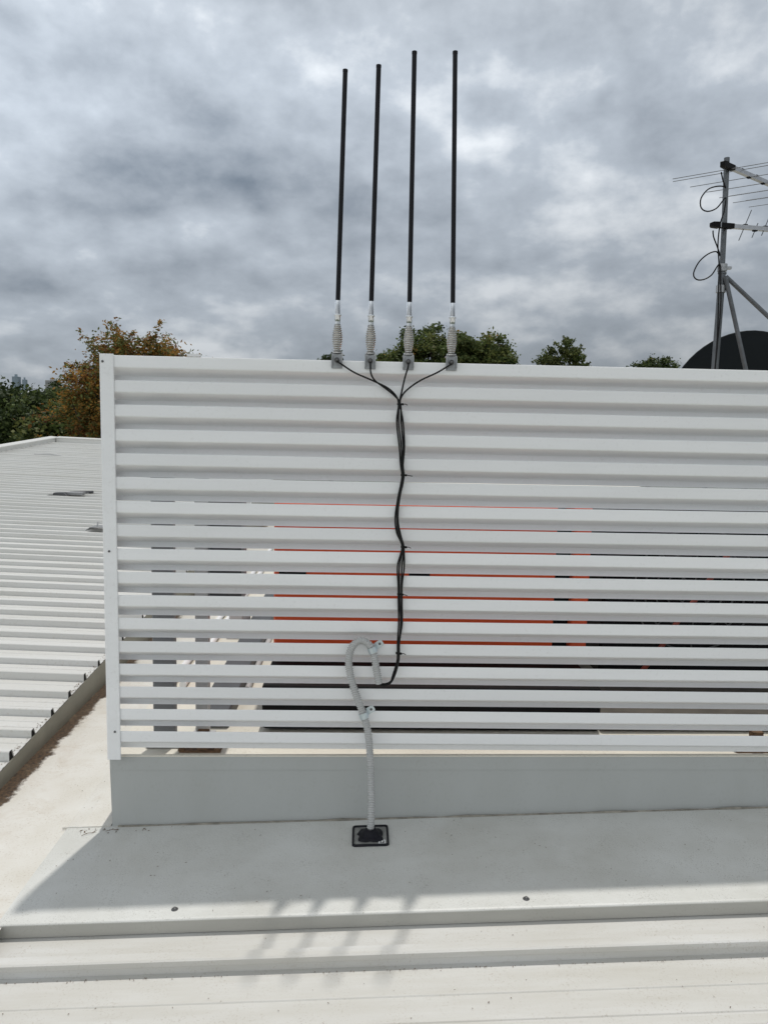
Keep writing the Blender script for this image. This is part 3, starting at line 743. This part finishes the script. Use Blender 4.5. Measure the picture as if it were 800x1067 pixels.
def tree(name,label,x,y,lobes,nclump,leaves,leaf,mats,weights,group=None,cr=.55,shell=.5,flat=.75,elong=1.6,spray=0.,tr=.22,nl=26):
    t=thing(name,label,'tree',(x,y,GZ),group)
    cl=crown_mesh('crown',lobes,nclump,leaves,leaf,[LM[m] for m in mats],weights,t,cr,shell,flat,elong,spray)
    q=MB(); zc=min(l[2]-l[5]*.4 for l in lobes); fork=GZ+(zc-GZ)*.75
    q.tube([(x,y,GZ-.1),(x+.05,y,GZ+.5),(x-.06,y+.05,(GZ+fork)/2),(x,y,fork)],[tr*1.5,tr*1.1,tr,tr*.8],9)
    idx=RNG.choice(len(cl),min(nl,len(cl)),replace=False)
    for i in idx:
        e=Vector(cl[i][0]); b=Vector((x,y,fork-.2)); m=b.lerp(e,.5)+Vector((RNG.normal()*.2,RNG.normal()*.2,.25))
        q.tube(smooth_path([b,m,e],.8),[tr*.5*(1-k/ max(1,len(smooth_path([b,m,e],.8))-1))+.02 for k in range(len(smooth_path([b,m,e],.8)))],6)
    q.build('trunk',M['bark'],t)
    return t
# autumn tree left of the screen
tree('autumn_tree','orange brown autumn tree with sparse twiggy top rising left behind the screen',-6.5,22,
     [(-6.6,22,2.35,1.75,1.6,2.0),(-5.0,22.2,2.45,1.25,1.1,1.15),(-4.5,22.1,2.35,.75,.8,.75),(-6.2,22,3.3,1.3,1.0,1.2),(-7.6,21.9,1.7,1.05,1.1,1.3),(-6.9,22,.2,1.9,1.7,1.6),(-7.8,21.7,.3,1.1,1.0,1.2)],760,75,.115,
     ['gold','olive','brown','red'],[.34,.30,.28,.08],cr=.40,shell=.42,elong=2.2,spray=.45,tr=.16,nl=70)
# dark trees on the far left
GL='dark green trees beyond the left roof'
specs=[(-14.6,31,[(-14.6,31,1.1,1.7,1.7,1.9),(-15.6,31,.4,1.5,1.5,1.6)],'tall dark green tree at the left edge of the picture, beyond the left roof',['dark','mid'],[.75,.25]),
       (-12.4,29,[(-12.4,29,1.05,1.35,1.4,1.35),(-11.6,29,.5,1.2,1.2,1.2)],'rounded dark green tree behind the corner of the left roof',['dark','mid','olive'],[.6,.28,.12]),
       (-9.6,25,[(-9.6,25,.75,1.35,1.2,1.1),(-8.4,25,.2,1.1,1.1,1.1)],'olive green bushy tree just left of the orange brown tree',['mid','olive','dark','brown'],[.4,.27,.23,.10]),
       (-10.4,23,[(-10.4,23,-.5,1.5,1.2,1.1),(-9.0,23,-.7,1.4,1.2,1.1),(-7.4,23,-.8,1.4,1.2,1.2)],'low shadowy tree showing just above the left roof parapet',['dark','mid','red'],[.66,.2,.14]),
       (-18.5,36,[(-18.5,36,1.0,2.4,2.2,2.2)],'dark tree beyond the left edge of the left roof',['dark','mid'],[.7,.3]),
       (-17.5,52,[(-17.0,52,2.2,3.0,2.2,1.9),(-20.5,52,2.4,2.6,2.2,1.9)],'hazy dark green tree in the distance under the far towers',['dark','mid'],[.6,.4])]
for (x,y,lb,la,ms,ws) in specs:
    tree('dark_tree',la,x,y,lb,150,95,.19,ms,ws,group=GL,cr=.55,shell=.45,tr=.2,nl=18)
# green tree behind the antennas
tree('broad_tree','broad rounded green tree behind the right hand whip antennas',5.0,38,
     [(4.5,38,4.9,1.9,2.0,2.0),(6.2,38,4.9,1.4,1.7,1.6),(7.75,38,4.9,1.15,1.4,1.55),(2.9,38,4.6,1.2,1.4,1.15),(2.0,38,4.1,.8,1,.9),(5.4,38,3.2,3.4,2.2,1.9)],650,110,.17,
     ['dark','mid','olive','gold'],[.18,.44,.37,.01],cr=.42,shell=.6,tr=.3)
tree('spiky_tree','light green tree with two ragged tops showing over the screen right of the antennas',12.0,40,
     [(11.2,40,5.1,.55,.7,.95),(12.25,40,5.2,.75,.8,1.25),(12.95,40,4.8,.5,.7,.8),(11.9,40,3.8,1.5,1.3,1.3)],170,70,.15,
     ['mid','olive','dark'],[.45,.32,.23],cr=.34,shell=.5,spray=.45,tr=.17)
tree('round_tree','small rounded olive tree crown just left of the dark dish',19.25,45,
     [(19.3,45,5.15,1.35,1.2,1.05),(18.4,45,4.9,.8,.9,.75),(19.3,45,3.6,1.7,1.4,1.4)],130,80,.19,['mid','dark','olive','brown'],[.38,.32,.22,.08],cr=.42,shell=.55,tr=.2)
tree('small_tree','small dark tree top peeking over the screen at the leftmost whip antenna',-1.05,50,
     [(-1.1,50,5.55,.95,.9,.85),(-1.15,50,4.2,1.4,1.3,1.3)],90,70,.2,['dark','mid'],[.7,.3],cr=.4,shell=.5,tr=.2)

# ------------------------------------------------------------------ far buildings
def far_box(name,label,x,y,z,wd,dp,mw,mg,floors,group=None):
    t=thing(name,label,'building',(x,y,GZ),group)
    q=MB(); q.box(x-wd/2,x+wd/2,y,y+dp,GZ,z); q.box(x-wd*.2,x+wd*.15,y+dp*.3,y+dp*.6,z,z+(z-GZ)*.05); q.build('wall',mw,t)
    q=MB(); h=(z-GZ)/floors
    for f_ in range(floors):
        q.box(x-wd*.44,x+wd*.44,y-.25,y-.02,GZ+h*(f_+.3),GZ+h*(f_+.75))
    q.build('window_band',mg,t); return t
far_box('far_tower','left one of two haze tinted towers far off on the skyline',-1112,2500,142,19,22,M['tower'],M['tower'],30,'far skyline towers')
far_box('far_tower','right one of two haze tinted towers, slimmer, far off on the skyline',-1084,2500,133,11,14,M['tower'],M['tower'],28,'far skyline towers')
far_box('apartment_block','pale apartment block above the trees left of the orange brown tree',-240,600,33,8.2,10,M['block'],M['mgrey'],10)
t=thing('house','low building with a bright white roof among the far left trees','house',(-126,300,GZ))
q=MB(); q.box(-129,-123,300,306,GZ,11.8); q.build('wall',M['block'],t)
q=MB(); q.prism([(299.6,11.8),(306.4,11.8),(306.2,12.5),(303,13.0),(299.8,12.5)],-129.4,-122.6); q.build('roof',M['tile'],t)

# ------------------------------------------------------------------ leaf litter
q=MB()
def flake(x,y,z,l,w_,a):
    ca,sa=math.cos(a),math.sin(a)
    P=[(-l,0,0),(0,-w_,.0012),(l,0,.0006),(0,w_,.0016)]
    q.add([(x+ca*px-sa*py,y+sa*px+ca*py,z+pz+.0012) for px,py,pz in P],[(0,1,2,3)])
for _ in range(22):
    x=-.10+abs(RNG.normal())*.11; y=-.012-abs(RNG.normal())*.018
    flake(x,y,fl(x),RNG.uniform(.002,.009),RNG.uniform(.0008,.003),RNG.uniform(0,3.1))
for _ in range(90):
    x=RNG.uniform(-.1,2.4); y=RNG.uniform(-.52,-.01)
    flake(x,y,fl(x)+.0012,RNG.uniform(.0012,.0045),RNG.uniform(.0005,.0016),RNG.uniform(0,3.1))
for _ in range(170):
    x=RNG.uniform(-.1,2.4); y=RIB_F-.010-abs(RNG.normal())*.004
    if RNG.random()<.4: y=RNG.uniform(-1.0,-.56)
    zz=pan(x)
    if RIB_F-.006<y<RIB_F+.055: continue
    flake(x,y,zz+.0006,RNG.uniform(.001,.004),RNG.uniform(.0006,.0017),RNG.uniform(0,3.1))
for _ in range(1500):
    x=-.555+abs(RNG.normal())*.050+.012; y=RNG.uniform(-.5,2.6)
    flake(x,y,vz(x,0)+.001,RNG.uniform(.002,.010),RNG.uniform(.001,.004),RNG.uniform(0,3.1))
for _ in range(260):
    y=RNG.uniform(-.2,2.4); x=EAVE-.004-abs(RNG.normal())*.012
    if (y-.82)%P<.06: continue
    flake(x,y,LR(x,y)+.0006,RNG.uniform(.002,.007),RNG.uniform(.001,.003),RNG.uniform(0,3.1))
for _ in range(60):
    x=RNG.uniform(-.5,-.02); y=RNG.uniform(.02,1.4)
    flake(x,y,vz(x,1)+.001,RNG.uniform(.0015,.005),RNG.uniform(.0006,.002),RNG.uniform(0,3.1))
# a few twigs by the upstand corner
for (x,y,l,a) in ((-.06,-.05,.020,.5),(.02,-.03,.022,.2)):
    z=(fl(x) if x>-.15 else vz(x,0))+.003
    q.tube([(x-l*math.cos(a),y-l*math.sin(a),z),(x,y+.002,z+.003),(x+l*math.cos(a),y+l*math.sin(a),z)],.0009,5)
tag(q.build('leaf_litter',M['twig']),'dry brown leaf litter and grit scattered over the roof and in the valley','leaf litter',kind='stuff')

# ------------------------------------------------------------------ sky and sun
SUN=Vector((.127,.468,1.64)).normalized()
EL=math.asin(SUN.z); AZ=math.atan2(SUN.x,SUN.y)
wd=bpy.data.worlds.new('World'); scene.world=wd; wd.use_nodes=True
nt=wd.node_tree; N=nt.nodes; L=nt.links; N.clear()
out=N.new('ShaderNodeOutputWorld'); bg=N.new('ShaderNodeBackground'); bg.inputs['Strength'].default_value=.1
sky=N.new('ShaderNodeTexSky'); sky.sky_type='NISHITA'; sky.sun_disc=False; sky.sun_elevation=EL; sky.sun_rotation=AZ
tc=N.new('ShaderNodeTexCoord'); sp=N.new('ShaderNodeSeparateXYZ'); L.new(tc.outputs['Generated'],sp.inputs[0])
def math_(op,a,b=None,c=None):
    n=N.new('ShaderNodeMath'); n.operation=op
    for i,v in enumerate((a,b,c)):
        if v is None: continue
        if isinstance(v,(int,float)): n.inputs[i].default_value=v
        else: L.new(v,n.inputs[i])
    return n.outputs[0]
# cloud field on the dome: broad banks, billows on them, torn edges; tops lit, undersides grey
zs=math_('MULTIPLY',sp.outputs['Z'],math_('SUBTRACT',2.15,math_('MULTIPLY',sp.outputs['Z'],.9)))
cb=N.new('ShaderNodeCombineXYZ'); L.new(sp.outputs['X'],cb.inputs[0]); L.new(sp.outputs['Y'],cb.inputs[1]); L.new(zs,cb.inputs[2])
def noise(scale,detail,rough,dist,off):
    mp=N.new('ShaderNodeMapping'); mp.inputs['Location'].default_value=off; L.new(cb.outputs[0],mp.inputs['Vector'])
    n=N.new('ShaderNodeTexNoise'); n.inputs['Scale'].default_value=scale; n.inputs['Detail'].default_value=detail
    n.inputs['Roughness'].default_value=rough; n.inputs['Distortion'].default_value=dist
    L.new(mp.outputs[0],n.inputs['Vector']); return n.outputs['Fac']
O1=(3.1,7.4,0.); O2=(9.2,1.7,2.); O3=(1.2,4.4,5.)
n1=noise(2.3,10,.53,.0,O1); n1b=noise(2.3,10,.53,.0,(O1[0]+.02,O1[1],O1[2]+.055))
n2=noise(6.0,8,.52,.0,O2); n2b=noise(6.0,8,.52,.0,(O2[0]+.01,O2[1],O2[2]+.026)); n3=noise(1.5,3,.5,0,O3)
emb=math_('ADD',math_('MULTIPLY',math_('SUBTRACT',n1,n1b),.62),math_('MULTIPLY',math_('SUBTRACT',n2,n2b),.30))
mixn=math_('ADD',math_('ADD',math_('ADD',math_('MULTIPLY',n1,.40),math_('MULTIPLY',n2,.10)),math_('MULTIPLY',n3,.50)),emb)
rp=N.new('ShaderNodeValToRGB'); e=rp.color_ramp.elements
e[0].position=.33; e[0].color=(.165,.200,.245,1)
e[1].position=.615; e[1].color=(.76,.80,.84,1)
x=e.new(.43); x.color=(.320,.360,.410,1)
x=e.new(.53); x.color=(.465,.515,.575,1)
L.new(mixn,rp.inputs['Fac'])
# heavy towards the far horizon, brighter haze higher up, thick and grey overhead
def ramp_(sock,a,b,c,d):
    n=N.new('ShaderNodeMapRange'); L.new(sock,n.inputs['Value'])
    for k,v in zip(('From Min','From Max','To Min','To Max'),(a,b,c,d)): n.inputs[k].default_value=v
    return n.outputs[0]
elev=ramp_(sp.outputs['Z'],.02,.34,.54,1.20)
top=ramp_(sp.outputs['Z'],.45,.80,1.,.40)
back=ramp_(sp.outputs['Y'],.3,-.6,1.,1.92)
side=ramp_(sp.outputs['X'],-.45,.4,1.26,.86)
gain=math_('MULTIPLY',math_('MULTIPLY',math_('MULTIPLY',elev,top),back),math_('MULTIPLY',side,10.))
vm=N.new('ShaderNodeVectorMath'); vm.operation='SCALE'; L.new(rp.outputs['Color'],vm.inputs[0]); L.new(gain,vm.inputs['Scale'])
mx=N.new('ShaderNodeMix'); mx.data_type='RGBA'; mx.inputs['Factor'].default_value=.96
L.new(sky.outputs[0],mx.inputs['A']); L.new(vm.outputs[0],mx.inputs['B'])
# the high deck that the sun shines through is warmer than the far grey banks
wt=N.new('ShaderNodeMix'); wt.data_type='RGBA'; wt.blend_type='MULTIPLY'; L.new(math_('MAXIMUM',ramp_(sp.outputs['Z'],.40,.75,0.,1.),ramp_(sp.outputs['Y'],.35,-.3,0.,1.)),wt.inputs['Factor']); L.new(mx.outputs['Result'],wt.inputs['A']); wt.inputs['B'].default_value=(1.05,1.0,.935,1)
L.new(wt.outputs['Result'],bg.inputs['Color']); L.new(bg.outputs[0],out.inputs['Surface'])

sl=bpy.data.lights.new('sun','SUN'); sl.energy=2.3; sl.angle=R(1.2); sl.color=(1,.965,.91)
so=bpy.data.objects.new('sun',sl); COL.objects.link(so); so.rotation_euler=(-SUN).to_track_quat('-Z','Y').to_euler(); so.location=(5,10,30)

# ------------------------------------------------------------------ camera
cam=bpy.data.cameras.new('camera'); co=bpy.data.objects.new('camera',cam); COL.objects.link(co)
yaw,pit,rol=.0325387526,.110160691,.0208785924
F=Vector((math.sin(yaw)*math.cos(pit),math.cos(yaw)*math.cos(pit),-math.sin(pit)))
R0=Vector((math.cos(yaw),-math.sin(yaw),0)); U0=R0.cross(F)
Rv=R0*math.cos(rol)+U0*math.sin(rol); Uv=Rv.cross(F)
Mx=Matrix((Rv,Uv,-F)).transposed().to_4x4(); Mx.translation=Vector((.883077,-2.625673,1.446577))
co.matrix_world=Mx
cam.sensor_fit='HORIZONTAL'; cam.sensor_width=36; cam.lens=790.15/800*36
cam.clip_start=.05; cam.clip_end=12000
scene.camera=co
vs_=scene.view_settings; vs_.view_transform='Standard'; vs_.look='None'; vs_.exposure=0; vs_.gamma=1; vs_.use_curve_mapping=False
scene.render.resolution_x=767; scene.render.resolution_y=1024
